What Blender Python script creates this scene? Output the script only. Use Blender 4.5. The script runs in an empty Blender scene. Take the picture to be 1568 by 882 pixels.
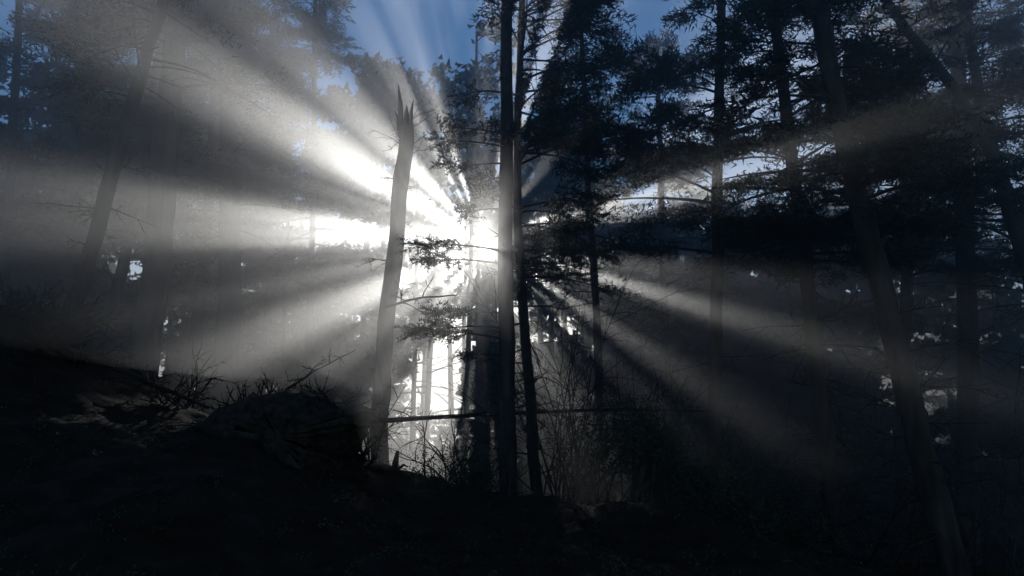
import bpy, bmesh, math, numpy as np
from mathutils import Vector
rng=np.random.default_rng(7)
sc=bpy.context.scene
sc.view_settings.view_transform='Standard'; sc.view_settings.look='None'; sc.view_settings.exposure=0

# ---------------- survey frame: eye point, pitch ----------------
EYE=np.array([0,0,1.6]); PITCH=math.radians(10); F=1220.0
cp,sp=math.cos(PITCH),math.sin(PITCH)
def W(u,v,y):
    r=(u-784)/F; up=(441-v)/F
    d=np.array([r,cp-up*sp,sp+up*cp]); return EYE+d*(y/d[1])
S=W(742,372,100)-EYE; S/=np.linalg.norm(S)
E1=np.cross(S,[0,0,1]); E1/=np.linalg.norm(E1); E2=np.cross(E1,S)

# wedges cut out of the foliage to shape the sun shafts: azimuth about the sun axis, half angle, inner and outer radius (m)
GAPS=[(80,1.8,1.0,4,1),(73,2.,1.2,4.5,1),(109,3.,.8,3.8,1),(118,2.,.9,4,1),(134,4.5,.6,5,1),(150,7,.5,7,1),
      (176,6.5,.6,9,1),(204,6.5,.6,5.5,1),(221,2.5,.9,3.2,1),(234,3,.7,2.6,1),
      (249,4,.5,2.3,1),(262,3.5,.5,2.2,1),(252,15,2.6,9.5,1),
      (17,2.2,1.8,4.6,1),(-16,2.2,2.0,4.8,1),(-33,2.6,1.8,4.0,1),(-43,1.6,2,3.4,1),(-52,1.5,1.6,3,1),(-66,2,1,3,1),
      (126,23,.4,4.5,.73),(150,13,.5,6.5,.70),(178,14,.6,8,.70),(205,16,.5,5,.70),(236,22,.5,3.2,.7),(-38,27,1.2,4.6,.70),(-70,12,1.5,6,.72),(15,6,1.8,3.8,.55),(85,8,1,4,.45)]
def is_open(p):
    q=p-EYE; a=q@E1; b=q@E2; r=np.hypot(a,b); az=np.degrees(np.arctan2(b,a))
    o=r<.52+.1*np.sin(np.radians(az)*5)
    o|=(((a+1.2)/1.4)**2+(b/1.0)**2<1)&(rng.random(len(r))<.88)
    for c,h,r0,r1,pr in GAPS:
        d=np.abs((az-c+180)%360-180); hh=h*(1+.25*np.sin(r*3.1+c))
        soft=rng.random(len(r))
        o|=(d<hh*(.65+.7*soft))&(r>r0*(.8+.4*soft))&(r<r1*(.8+.25*soft))&(rng.random(len(r))<=pr)
    return o

# ---------------- mesh builder ----------------
class B:
    def __init__(s): s.v=[];s.q=[];s.t=[];s.n=0
    def quads(s,V,Q,m): s.v.append(V); s.q.append((Q+s.n,m)); s.n+=len(V)
    def tris(s,V,T,m): s.v.append(V); s.t.append((T+s.n,m)); s.n+=len(V)
    def obj(s,name,mats,smooth=False):
        V=np.concatenate(s.v); me=bpy.data.meshes.new(name)
        Q=np.concatenate([a for a,_ in s.q]) if s.q else np.zeros((0,4),int)
        T=np.concatenate([a for a,_ in s.t]) if s.t else np.zeros((0,3),int)
        mi=np.concatenate([np.full(len(a),m) for a,m in s.q]+[np.full(len(a),m) for a,m in s.t]).astype(np.int32)
        me.vertices.add(len(V)); me.vertices.foreach_set('co',V.astype(np.float32).ravel())
        me.loops.add(Q.size+T.size); me.loops.foreach_set('vertex_index',np.concatenate([Q.ravel(),T.ravel()]).astype(np.int32))
        me.polygons.add(len(Q)+len(T))
        st=np.concatenate([np.arange(len(Q))*4,len(Q)*4+np.arange(len(T))*3]).astype(np.int32)
        me.polygons.foreach_set('loop_start',st)
        me.polygons.foreach_set('material_index',mi)
        for m in mats: me.materials.append(m)
        me.update(calc_edges=True)
        if smooth: me.polygons.foreach_set('use_smooth',np.ones(len(me.polygons),bool))
        me.validate()
        o=bpy.data.objects.new(name,me); sc.collection.objects.link(o); return o

def tube(b,P,R,k=5,m=0,rough=0.0):
    P=np.asarray(P,float); R=np.asarray(R,float); n=len(P)
    T=np.gradient(P,axis=0); T/=np.linalg.norm(T,axis=1)[:,None]+1e-9
    ref=np.array([0,0,1.]) if abs(T[0,2])<.8 else np.array([1.,0,0])
    A=np.cross(T,ref); A/=np.linalg.norm(A,axis=1)[:,None]+1e-9; C=np.cross(T,A)
    th=np.arange(k)*2*math.pi/k
    rr=R[:,None]*np.ones(k)
    if rough: rr=rr*(1+rng.normal(0,rough,(n,k)))
    V=P[:,None,:]+rr[:,:,None]*(np.cos(th)[None,:,None]*A[:,None,:]+np.sin(th)[None,:,None]*C[:,None,:])
    V=V.reshape(-1,3); i=np.arange(n-1)[:,None]*k; j=np.arange(k)[None,:]; j2=(j+1)%k
    Q=np.stack([i+j,i+j2,i+k+j2,i+k+j],-1).reshape(-1,4)
    b.quads(V,Q,m)

def spray_tpl(kind,n,w=0.03):
    V=[]
    for i in range(n):
        if kind==0:
            t=(i+rng.random())/n; s=1 if i%2 else -1
            ang=math.radians(rng.uniform(28,62))*s; L=.42*(1-.55*t)*rng.uniform(.7,1.2)
            bx=np.array([t*.85,0,-.1*t*t]); d=np.array([math.cos(ang),math.sin(ang),rng.normal(-.1,.25)])
            for k in range(3):
                q=bx+d*L*k/3.; a2=ang+rng.normal(0,.7); d2=np.array([math.cos(a2),math.sin(a2),rng.normal(0,.35)])
                pw=np.cross(d2,[rng.normal(0,.6),rng.normal(0,.6),1]); pw/=np.linalg.norm(pw)
                V+= [q-pw*w,q+pw*w,q+d2*L*.55]
        else:
            c=np.array([rng.uniform(.1,.9),rng.normal(0,.2),rng.normal(0,.1)])
            for k in range(3):
                d2=rng.normal(0,1,3)+np.array([.5,0,.4]); d2/=np.linalg.norm(d2)
                pw=np.cross(d2,rng.normal(0,1,3)); pw/=np.linalg.norm(pw)
                V+=[c-pw*w,c+pw*w,c+d2*rng.uniform(.14,.28)]
    return np.array(V)
NEAR=[spray_tpl(0,20,.026) for _ in range(4)]+[spray_tpl(1,20,.024) for _ in range(2)]
FAR=[spray_tpl(0,10,.085) for _ in range(3)]+[spray_tpl(1,10,.09) for _ in range(2)]
LEAF=[]
for _ in range(3):
    V=[]
    for i in range(26):
        c=rng.normal(0,.28,3); d=rng.normal(0,1,3); d/=np.linalg.norm(d); pw=np.cross(d,rng.normal(0,1,3)); pw/=np.linalg.norm(pw)
        V+=[c-pw*.05,c+pw*.05,c+d*.16]
    LEAF.append(np.array(V))

def place(b,tpls,P,D,Sc,m=1,carve=True):
    P=np.array(P); D=np.array(D); Sc=np.array(Sc)
    if len(P)==0: return
    D/=np.linalg.norm(D,axis=1)[:,None]+1e-9
    up=np.tile([0,0,1.],(len(P),1))+rng.normal(0,.35,(len(P),3))
    Yv=np.cross(up,D); Yv/=np.linalg.norm(Yv,axis=1)[:,None]+1e-9; Z=np.cross(D,Yv)
    M=np.stack([D,Yv,Z],1)
    idx=rng.integers(0,len(tpls),len(P))
    for t,tp in enumerate(tpls):
        s=idx==t
        if not s.any(): continue
        V=np.einsum('nj,mjk->mnk',tp,M[s])*Sc[s][:,None,None]+P[s][:,None,:]
        V=V.reshape(-1,3,3)
        if carve: V=V[~is_open(V.mean(1))]
        V=V.reshape(-1,3)
        if len(V): b.tris(V,np.arange(len(V)).reshape(-1,3),m)

def bough(b,p0,az,L,elev,droop,r,tpls,dens,ssize,tubek=4,carve=True,start=.25,acc=None):
    n=6; s=np.linspace(0,1,n)
    o=np.array([math.cos(az),math.sin(az),0]); side=np.array([-o[1],o[0],0])
    wob=rng.normal(0,.05)*L
    P=p0+o*L*s[:,None]+side*(wob*np.sin(s*3))[:,None]+np.array([0,0,1])*(L*(math.tan(elev)*s-droop*s*s))[:,None]
    tube(b,P,r*(1-s*.85)+.002,tubek,0)
    k=max(2,int(L*dens)); ts=rng.uniform(start,1,k)**.8
    Pp=np.array([np.interp(ts,s,P[:,i]) for i in range(3)]).T
    sd=rng.choice([-1,1],k)*rng.uniform(.2,1.3,k)
    D=o+side*sd[:,None]+np.array([0,0,1])*rng.normal(.0,.25,k)[:,None]
    off=rng.random(k)*L*.28*(1-ts*.6)
    Pp=Pp+side*(np.sign(sd)*off)[:,None]
    if acc is not None: acc.append((Pp,D,ssize*rng.uniform(.6,1.25,k)))
    else: place(b,tpls,Pp,D,ssize*rng.uniform(.6,1.25,k),1,carve)

def twig(b,p,d,L,r,depth=2,k=3):
    n=6; P=[p]; d=np.array(d,float); d/=np.linalg.norm(d)
    for i in range(n-1):
        d=d+rng.normal(0,.15,3)+np.array([0,0,-.03]); d/=np.linalg.norm(d); P.append(P[-1]+d*L/(n-1))
    P=np.array(P); tube(b,P,np.linspace(r,r*.25,n),k,0)
    if depth>0:
        for i in range(rng.integers(3,6)):
            j=rng.integers(1,n-1); dd=(P[j+1]-P[j]); dd/=np.linalg.norm(dd)
            nd=dd+rng.normal(0,.65,3); twig(b,P[j],nd,L*rng.uniform(.3,.55),r*.5,depth-1,k)

# ---------------- terrain ----------------
us=[-500,-200,0,50,110,200,330,440,540,640,800,1000,1100,1250,1400,1700,2100]
vs=[380,420,480,500,560,605,640,670,716,746,768,775,800,845,880,930,960]
RX=[];RZ=[]
for u,v in zip(us,vs):
    p=W(u,v,9); RX.append(p[0]); RZ.append(p[2])
def sm(t): t=np.clip(t,0,1); return t*t*(3-2*t)
def gz(x,y):
    x=np.asarray(x,float); y=np.asarray(y,float)
    R=np.interp(x,RX,RZ)
    base=np.where(y<9,R*sm((y-1.5)/7.5),R+( -1.8-R)*sm((y-9)/14))
    base=base-3.2*sm((y-23)/60)+34*sm((y-70)/150)+4*np.sin(x*.021+1)*sm((y-80)/100)  # far hill added to block the glow along the horizon
    near=sm((70-np.hypot(x,y))/30)
    nz=.10*np.sin(x*1.3+y*.7)*np.sin(y*1.1-x*.4)+.05*np.sin(x*3.1+1)*np.sin(y*2.7+2)+.03*np.sin(x*7.3+y*3)*np.sin(y*6.1)
    return base+nz*near*np.where(y<3,.4,1)
b=B()
ax=np.concatenate([[-900,-500,-250,-120,-70],np.linspace(-45,-14,32),np.linspace(-13.8,13.8,185),np.linspace(14,45,32),[70,120,250,500,900]])
ay=np.concatenate([[-300,-100,-40,-15,-6],np.linspace(-3,16,130),np.linspace(16.5,60,60),[70,85,100,115,130,150,170,190,220,300,600,1200]])
X,Y=np.meshgrid(ax,ay); Z=gz(X,Y)+rng.normal(0,.018,X.shape)*(np.hypot(X,Y)<40)
nx,ny=len(ax),len(ay); i=np.arange(ny-1)[:,None]*nx; j=np.arange(nx-1)[None,:]
b.quads(np.stack([X,Y,Z],-1).reshape(-1,3),np.stack([i+j,i+j+1,i+nx+j+1,i+nx+j],-1).reshape(-1,4),0)

# ---------------- materials ----------------
def mat(name,c1,c2,scale,rough=.9,bump=.3,stretch=None):
    m=bpy.data.materials.new(name); m.use_nodes=True; nt=m.node_tree; N=nt.nodes; L=nt.links
    bs=N['Principled BSDF']; bs.inputs['Roughness'].default_value=rough; bs.inputs['Specular IOR Level'].default_value=.1
    tc=N.new('ShaderNodeTexCoord'); mp=N.new('ShaderNodeMapping'); L.new(tc.outputs['Object'],mp.inputs[0])
    if stretch: mp.inputs['Scale'].default_value=stretch
    nz=N.new('ShaderNodeTexNoise'); nz.inputs['Scale'].default_value=scale; nz.inputs['Detail'].default_value=6; L.new(mp.outputs[0],nz.inputs['Vector'])
    cr=N.new('ShaderNodeValToRGB'); cr.color_ramp.elements[0].color=(*c1,1); cr.color_ramp.elements[1].color=(*c2,1)
    cr.color_ramp.elements[0].position=.35; cr.color_ramp.elements[1].position=.68
    L.new(nz.outputs[0],cr.inputs[0]); L.new(cr.outputs[0],bs.inputs['Base Color'])
    if bump:
        bp=N.new('ShaderNodeBump'); bp.inputs['Strength'].default_value=bump; bp.inputs['Distance'].default_value=.04
        L.new(nz.outputs[0],bp.inputs['Height']); L.new(bp.outputs[0],bs.inputs['Normal'])
    return m
BARK=mat('bark',(.022,.018,.015),(.07,.057,.048),9,.95,.8,(1,1,.25))
FOL=mat('needles',(.02,.032,.02),(.045,.055,.03),3,.8,0)
SOIL=mat('forest_floor',(.007,.0055,.0037),(.024,.018,.012),4,.95,.5)
DEAD=mat('dead_wood',(.015,.012,.009),(.05,.04,.03),12,.95,.6)
b.obj('ground',[SOIL],True)
TM=[BARK,FOL]

# ---------------- trees ----------------
def trunk_path(pts,n=18,wob=.03):
    pts=np.array(pts); t=np.linspace(0,1,len(pts)); s=np.linspace(0,1,n)
    P=np.array([np.interp(s,t,pts[:,i]) for i in range(3)]).T
    for _ in range(3): P[1:-1]=(P[:-2]+2*P[1:-1]+P[2:])/4
    P[1:-1,:2]+=rng.normal(0,wob,(n-2,2))
    P[1:-1]=(P[:-2]+2*P[1:-1]+P[2:])/4
    return P
def tree(name,pts,r0,r1,crown=None,dead=None,k=10,tpls=NEAR,nobj=None,flare=1.5,wob=.025):
    b=nobj or B()
    pp=[W(*p) if len(p)==3 else np.array(p[:3]) for p in pts]
    g=float(gz(pp[0][0],pp[0][1]))-.15
    d=(pp[0]-pp[1]); 
    if pp[0][2]>g: pp=[pp[0]+d/abs(d[2])*(pp[0][2]-g)]+pp
    P=trunk_path(pp,24,wob); n=len(P); s=np.linspace(0,1,n)
    R=r0+(r1-r0)*s; R[0]*=flare; R[1]*=1+(flare-1)*.25
    tube(b,P,R,k,0,.05)
    at=lambda t:np.array([np.interp(t,s,P[:,i]) for i in range(3)])
    if crown:
        t0,t1,nb,Lm,dens,ss=crown; acc=[]
        for i in range(nb):
            q=(i+rng.random())/nb; t=t0+(t1-t0)*q
            L=Lm*(1-.65*q)*rng.uniform(.55,1.15)*(0.6+.4*min(1,q*6))
            bough(b,at(t),rng.uniform(0,2*math.pi),L,math.radians(rng.uniform(-5,28)),rng.uniform(.1,.35),.012*L+.006,tpls,dens,ss,acc=acc,tubek=3 if nobj else 4)
        place(b,tpls,*[np.concatenate([a[i] for a in acc]) for i in range(3)])
    if dead:
        t0,t1,nb,Lm=dead
        for i in range(nb):
            t=rng.uniform(t0,t1); a=rng.uniform(0,2*math.pi)
            twig(b,at(t),[math.cos(a),math.sin(a),rng.uniform(-.25,.35)],Lm*rng.uniform(.4,1.1),.014,2)
    return b,P,at
def fin(b,name): return b.obj(name,TM)

# central pine beside the sun
b,P,at=tree('c',[(779,750,10),(776,600,10),(774,400,10),(774,200,10.1),(778,0,10.2),(785,-500,10.4)],.125,.07,None,(.18,.6,14,.7),wob=.012)
for v,side,L in [(205,-1,.8),(225,-1,.95),(250,-1,.8),(320,-1,.5),(385,-1,1.15),(405,-1,1.0),(480,-1,.9),(500,-1,1.2),(520,-1,1.),(545,-1,.5)]:
    p=W(774,v,10); a=math.pi+rng.uniform(-.25,.25)
    bough(b,p,a,L,math.radians(rng.uniform(0,14)),.12,.014,NEAR,18,.32,carve=False,start=.35)
for i in range(18):
    v=rng.uniform(-450,60); p=W(778,v,10.2); bough(b,p,rng.uniform(0,6.28),rng.uniform(.9,1.7),.3,.3,.02,NEAR,16,.45)
fin(b,'pine_tree')
b,P,at=tree('c2',[(822,745,10.8),(812,600,10.8),(797,420,10.8),(790,200,10.9),(800,0,11),(815,-500,11)],.09,.04,None,(.1,.5,18,.9),wob=.02)
for i in range(58):
    v=rng.uniform(-60,440); p=W(795,v,10.8); a=rng.uniform(-1.0,1.0) if rng.random()<.8 else rng.uniform(0,6.28)
    bough(b,p,a,rng.uniform(.7,1.85)*(0.7 if v>300 else 1),math.radians(rng.uniform(0,30)),.2,.018,NEAR,18,.4)
fin(b,'pine_tree')
# broken snag
b,P,at=tree('snag',[(580,720,11.5),(585,560,11.5),(600,400,11.5),(618,250,11.5),(622,190,11.5)],.135,.115,None,(.6,.98,9,.6),flare=1.2,wob=.02)
tip=P[-1]
for dx,h,r in [(-.08,.65,.05),(.06,.4,.04),(0,.3,.07),(-.11,.22,.03)]:
    tube(b,np.array([tip+[dx,0,-.1],tip+[dx*1.2,0,h*.5],tip+[dx*1.7,0,h]]),[r,r*.7,.005],5,0,.1)
for i in range(9):
    twig(b,tip+np.array([0,0,-rng.random()*.8]),[rng.uniform(-1,1),0,.9],.6,.01,2)
fin(b,'broken_tree_snag')
def simple(name,pts,r0,r1,crown=None,dead=None,tpls=NEAR,**kw):
    b,P,at=tree(name,pts,r0,r1,crown,dead,tpls=tpls,**kw); fin(b,name); return P
simple('pine_tree',[(215,600,16),(235,450,16),(245,300,16),(262,120,16),(272,0,16),(285,-250,16)],.32,.2,(.58,1,44,3.0,13,.6),(.2,.6,6,1.))
simple('pine_tree',[(100,545,10.5),(125,420,10.5),(165,290,10.5),(205,150,10.5),(245,20,10.5),(270,-120,10.5)],.12,.07,(.6,1,26,1.6,14,.5),(.2,.7,10,.7))
simple('pine_tree',[(345,600,23),(352,430,23),(350,250,23),(352,50,23),(350,-200,23)],.40,.2,(.45,1,50,3.4,11,.85),None)
simple('pine_tree',[(285,600,26),(312,430,26),(325,250,26),(330,50,26),(330,-100,26)],.25,.12,(.45,1,40,3,9,.95))
simple('pine_tree',[(150,560,22),(185,420,22),(205,330,22),(235,150,22),(260,-50,22)],.2,.1,(.45,1,40,3,9,.95))
simple('pine_tree',[(80,500,24),(95,400,24),(110,250,24),(120,50,24),(120,-100,24)],.12,.08,(.3,1,40,2.8,11,.9))
simple('pine_tree',[(5,480,20),(8,400,20),(20,200,20),(30,0,20),(30,-100,20)],.15,.08,(.35,1,40,3.0,11,.8))
simple('pine_tree',[(470,600,29),(475,430,29),(480,250,29),(482,50,29),(485,-80,29)],.14,.08,(.4,1,50,3.6,10,.95))
simple('broken_tree_snag',[(738,720,24),(740,640,24),(740,540,24),(737,455,24),(739,435,24)],.26,.2,None,(.3,.95,8,.6),flare=1.2)
# right trunks
simple('pine_tree',[(1085,790,12),(1094,620,12),(1098,450,12),(1098,300,12),(1103,100,12),(1108,-200,12)],.125,.06,(.55,1,46,2.3,15,.5),(.1,.5,14,.9),wob=.015)
simple('pine_tree',[(1285,840,10),(1262,680,10),(1245,520,10),(1230,380,10),(1215,250,10),(1190,50,10),(1170,-200,10)],.125,.06,(.55,1,44,2.1,15,.48),(.1,.62,34,1.1))
simple('pine_tree',[(1455,870,8.3),(1415,700,8.3),(1380,560,8.3),(1345,410,8.3),(1300,260,8.3),(1262,100,8.3),(1230,-150,8.3)],.15,.09,(.64,1,38,1.7,17,.42),(.15,.6,18,.9))
simple('pine_tree',[(1482,760,15),(1484,600,15),(1478,400,15),(1470,200,15),(1465,0,15),(1460,-200,15)],.22,.12,(.5,1,38,2.8,13,.6),(.1,.55,30,1.6))
simple('pine_tree',[(1620,560,11),(1570,380,11),(1520,240,11),(1460,130,11),(1390,50,11),(1300,-80,11)],.13,.06,(.4,1,34,1.9,15,.46),(.1,.5,20,1.3))
simple('pine_tree',[(1650,700,13),(1600,480,13),(1540,300,13),(1490,120,13),(1460,-100,13)],.15,.08,(.45,1,34,2.4,14,.56),(.1,.5,24,1.5))
simple('pine_tree',[(1380,760,17),(1382,600,17),(1390,400,17),(1385,200,17),(1380,-100,17)],.16,.1,(.5,1,38,3.0,12,.66),(.1,.5,20,1.5))
simple('pine_tree',[(1022,700,20),(1020,560,20),(1015,400,20),(1010,200,20),(1005,60,20)],.13,.06,(.4,1,34,2.8,12,.7),(.1,.5,12,1.3))
simple('pine_tree',[(905,745,14),(918,640,14),(915,500,14),(900,300,14),(892,120,14),(890,20,14)],.10,.04,(.5,1,26,1.6,13,.5),(.1,.6,18,1.2),wob=.015)

# ---------------- distant forest ----------------
b=B()
for i in range(82):
    if i<60: x=-20+35*((i*0.618)%1)+rng.normal(0,.5); y=rng.uniform(27,40)
    elif i<74: x=14.5+(i-60)*1.15+rng.normal(0,.5); y=rng.uniform(27,42)
    else: x=-rng.uniform(17,30); y=rng.uniform(28,46)
    h=rng.uniform(15,20)*(y/32)**.5
    if x<-8: h*=.95
    if x>3: h*=rng.uniform(.6,.85)
    z=float(gz(x,y)); lean=rng.normal(0,.4)
    pts=[(x,y,z,0),(x+lean*.5,y,z+h*.5,0),(x+lean,y,z+h,0)]
    inner=-20<x<15
    tree('f',pts,rng.uniform(.14,.28),.05,(.06,1,42 if inner else 32,4.0,6.5,1.35),None,k=6,tpls=FAR,nobj=b)
fin(b,'distant_pine_forest')

# ---------------- undergrowth and deadwood ----------------
def shrub(name,u,v,y,h,w,n,leaves=True,ls=.3,nl=4):
    b=B(); p=W(u,v,y); p[2]=float(gz(p[0],p[1]))-.03
    for i in range(n):
        a=rng.uniform(0,6.28); d=[math.cos(a)*w,math.sin(a)*w,h]
        q=p+np.array([rng.normal(0,w*.25),rng.normal(0,w*.25),0]); twig(b,q,d,np.linalg.norm(d)*rng.uniform(.6,1.1),.014,2)
        if leaves:
            e=q+np.array(d)*rng.uniform(.5,.95); k=nl
            place(b,LEAF,e+rng.normal(0,.12,(k,3)),rng.normal(0,1,(k,3)),ls*rng.uniform(.6,1.2,k),1,False)
    fin(b,name)
shrub('leafy_shrub',1000,770,9.2,1.15,.22,10,True,.34,8)
shrub('leafy_shrub',905,765,9.6,1.0,.3,10,True,.3,4)
shrub('leafy_shrub',1110,800,9,.4,.4,18,True,.24,5)
shrub('leafy_shrub',1150,805,9.2,1.1,.4,10,True,.26,3)
shrub('leafy_shrub',1180,810,9.4,.35,.4,14,True,.22,4)
shrub('leafy_shrub',730,765,9.4,.4,.25,14,True,.2,5)
shrub('leafy_shrub',660,750,9.2,.25,.25,10,True,.16,3)
shrub('leafy_shrub',1050,775,9.3,.5,.35,16,True,.24,5)
shrub('bare_shrub',840,765,10,2.2,.8,12,False)
shrub('bare_shrub',860,765,10.6,2.9,.9,10,False)
shrub('bare_shrub',940,765,10.2,1.9,.9,10,False)
shrub('bare_shrub',1200,830,10.5,1.6,1.,16,False)
shrub('bare_shrub',1350,860,9.5,1.5,1.,14,False)
shrub('bare_shrub',1520,860,10.5,2.2,1.3,18,False)
shrub('bare_shrub',560,715,9.4,.8,.4,10,False)
shrub('bare_shrub',690,755,9.6,.9,.5,8,False)
shrub('bare_shrub',430,640,9.2,.6,.5,12,False)
shrub('bare_shrub',260,625,9.2,.5,.5,12,False)
shrub('bare_shrub',40,480,9.2,.35,.4,16,False)
shrub('bare_shrub',120,560,9.2,.45,.4,12,False)

def log(name,pts,r0,r1,tw=6,tl=.5):
    b=B(); P=trunk_path([W(*p) for p in pts],14,.03); tube(b,P,np.linspace(r0,r1,14),8,0,.1)
    for i in range(tw):
        j=rng.integers(2,13); twig(b,P[j],[rng.normal(0,.5),rng.normal(0,.4),rng.uniform(-.3,1)],tl,.01,2)
    b.obj(name,[DEAD,FOL])
log('fallen_log',[(575,645,9.6),(700,637,9.8),(930,626,10.6),(1080,630,11)],.032,.013,14,.7)
log('fallen_log',[(95,528,8.8),(200,574,8.9),(320,624,9)],.035,.02,6,.3)
log('fallen_log',[(1100,765,11),(1200,760,11.5),(1330,765,12)],.035,.02,6,.5)
log('fallen_branch',[(425,610,8.8),(480,570,8.9),(545,535,9)],.016,.005,5,.25)
log('fallen_branch',[(590,470,10),(640,455,10),(700,452,10)],.02,.008,6,.4)

# uprooted stump with root plate: ragged slab of roots and soil
b=B()
poly=[(300,650),(340,622),(385,606),(430,596),(490,602),(525,622),(577,627),(572,648),(550,682),(532,712),(520,770),(400,800),(290,760)]
pl=np.array([W(u,v,8.8) for u,v in poly])[:,[0,2]]
pp=[]
for a in range(len(pl)):
    c=pl[(a+1)%len(pl)]
    for t in (0,.2,.4,.6,.8): pp.append(pl[a]*(1-t)+c*t+rng.normal(0,.018,2))
pp=np.array(pp); cen=pp.mean(0); rings=[]
for dy,sc_ in [(-.75,.45),(-.55,.75),(-.25,.94),(0,1),(.25,.95),(.5,.75),(.7,.4)]:
    q=cen+(pp-cen)*sc_+rng.normal(0,.02,pp.shape); rings.append(np.column_stack([q[:,0],np.full(len(q),8.8+dy)+rng.normal(0,.04,len(q)),q[:,1]]))
V=np.concatenate(rings); k=len(pp); i=np.arange(len(rings)-1)[:,None]*k; j=np.arange(k)[None,:]; j2=(j+1)%k
b.quads(V,np.stack([i+j,i+j2,i+k+j2,i+k+j],-1).reshape(-1,4),0)
V=np.concatenate([rings[0],[rings[0].mean(0)]]); b.tris(V,np.stack([np.arange(k),(np.arange(k)+1)%k,np.full(k,k)],-1),0)
for i in range(40):
    u=rng.uniform(330,560); twig(b,W(u,np.interp(u,[330,430,490,577],[636,602,610,638]),8.8),[rng.normal(.3,.9),rng.normal(0,.5),rng.uniform(.1,1)],.28,.012,1)
b.obj('uprooted_stump',[DEAD])
b=B()
for i in range(46):
    p=W(rng.uniform(0,110),505,8.9); twig(b,p,[rng.normal(.3,.8),rng.normal(0,.4),rng.uniform(.3,1.2)],.5,.026,1,4)
for i in range(7):
    p=W(70,530,8.8); tube(b,np.array([p,p+[.35,0,.05+.05*i],p+[.6,0,.1+.07*i]]),[.07,.04,.004],6,0,.1)
b.obj('brush_pile',[DEAD])
b=B()
tube(b,np.array([W(604,740,9),W(606,710,9),W(609,690,9)]),[.05,.035,.02],7,0,.1)
tube(b,np.array([W(606,722,9),W(618,712,9),W(625,715,9)]),[.02,.015,.008],5,0,.1)
b.obj('small_stump',[DEAD])
b=B()
tube(b,np.array([W(965,790,9),W(975,750,9),W(988,710,9),W(985,690,9)]),[.07,.05,.035,.02],7,0,.1)
tube(b,np.array([W(975,755,9),W(1000,735,9),W(1005,700,9)]),[.04,.03,.015],6,0,.1)
b.obj('small_stump',[DEAD])
# twig litter on floor
b=B()
for i in range(300):
    x=rng.uniform(-7,7); y=rng.uniform(2.5,10); z=float(gz(x,y)); a=rng.uniform(0,6.28)
    twig(b,np.array([x,y,z+.01]),[math.cos(a),math.sin(a),rng.uniform(0,.35)],rng.uniform(.2,.7),.008,1)
k=1200; x=rng.uniform(-7,7,k); y=rng.uniform(4,10,k); z=gz(x,y)
place(b,LEAF,np.stack([x,y,z],-1),rng.normal(0,1,(k,3)),rng.uniform(.08,.2,k),1,False)
b.obj('forest_litter',[DEAD,FOL])

# ---------------- mist: a bank hanging above and behind the ridge, front cut away to keep the near slope dark ----------------
xs=[-45,-10,-7,-5.5,-4.5,-3.5,-2.8,-2,-1.4,-1,0,1,2,4,8,12,45]
RS=np.interp(xs,[-7,-5.5,-4.5,-3.5,-2.8,-1.4,-1.0,0,3,7],[3.7,3.35,2.55,2.15,2.1,1.95,.8,.5,.45,.1])
V=[];Fc=[]
for x,R in zip(xs,RS):
    c=4.2*math.exp(-(x/2.2)**2); back=58 if x<5 else 46
    L=lambda y:1.6+(R-1.6)*y/9
    z0=max(L(4),1.5); 
    V+=[(x,y,z) for y,z in [(9.6,-11),(9.6,L(9.6)),(max(7,c+1.5),L(7)+.1),(max(4,c),z0+.35),(max(2.5,c-.3),2.9),(max(1,c-.5),4),(max(-1,c-1),6),(0,12),(back,12),(back,-11)]]
n=10
for a in range(len(xs)-1):
    for k_ in range(n): Fc.append((a*n+k_,a*n+(k_+1)%n,(a+1)*n+(k_+1)%n,(a+1)*n+k_))
Fc+=[tuple(range(n))[::-1],tuple(range((len(xs)-1)*n,len(xs)*n))]
me=bpy.data.meshes.new('mist'); me.from_pydata(V,[],Fc); me.update()
bm=bmesh.new(); bm.from_mesh(me); bmesh.ops.triangulate(bm,faces=bm.faces); bmesh.ops.recalc_face_normals(bm,faces=bm.faces); bm.to_mesh(me); bm.free()
o=bpy.data.objects.new('mist',me); sc.collection.objects.link(o)
m=bpy.data.materials.new('mist'); m.use_nodes=True; nt=m.node_tree; nt.nodes.clear()
out=nt.nodes.new('ShaderNodeOutputMaterial'); vs_=nt.nodes.new('ShaderNodeVolumeScatter')
vs_.inputs['Density'].default_value=.024; vs_.inputs['Anisotropy'].default_value=.75; vs_.inputs['Color'].default_value=(1,1,1,1)
nt.links.new(vs_.outputs[0],out.inputs['Volume']); me.materials.append(m)

# ---------------- light ----------------
w=bpy.data.worlds.new('World'); sc.world=w; w.use_nodes=True; nt=w.node_tree
bg=nt.nodes['Background']; sky=nt.nodes.new('ShaderNodeTexSky'); sky.sky_type='NISHITA'; sky.sun_disc=False
el=math.asin(S[2]); rot=math.atan2(S[0],S[1])
sky.sun_elevation=el; sky.sun_rotation=rot; sky.dust_density=0; sky.ozone_density=4.5; sky.air_density=1
nt.links.new(sky.outputs[0],bg.inputs[0]); bg.inputs[1].default_value=.1
sd=bpy.data.lights.new('sun','SUN'); sd.energy=5; sd.angle=math.radians(.8); sd.color=(1,.97,.92)
so=bpy.data.objects.new('sun',sd); sc.collection.objects.link(so); so.rotation_euler=Vector(S).to_track_quat('Z','Y').to_euler()
cd=bpy.data.cameras.new('camera'); co=bpy.data.objects.new('camera',cd); sc.collection.objects.link(co); sc.camera=co
co.location=EYE; co.rotation_euler=(math.radians(90)+PITCH,0,0); cd.lens=F/1568*36; cd.sensor_width=36; cd.clip_end=3000
print('TRIS',sum(len(o.data.polygons) for o in sc.objects if o.type=='MESH'))
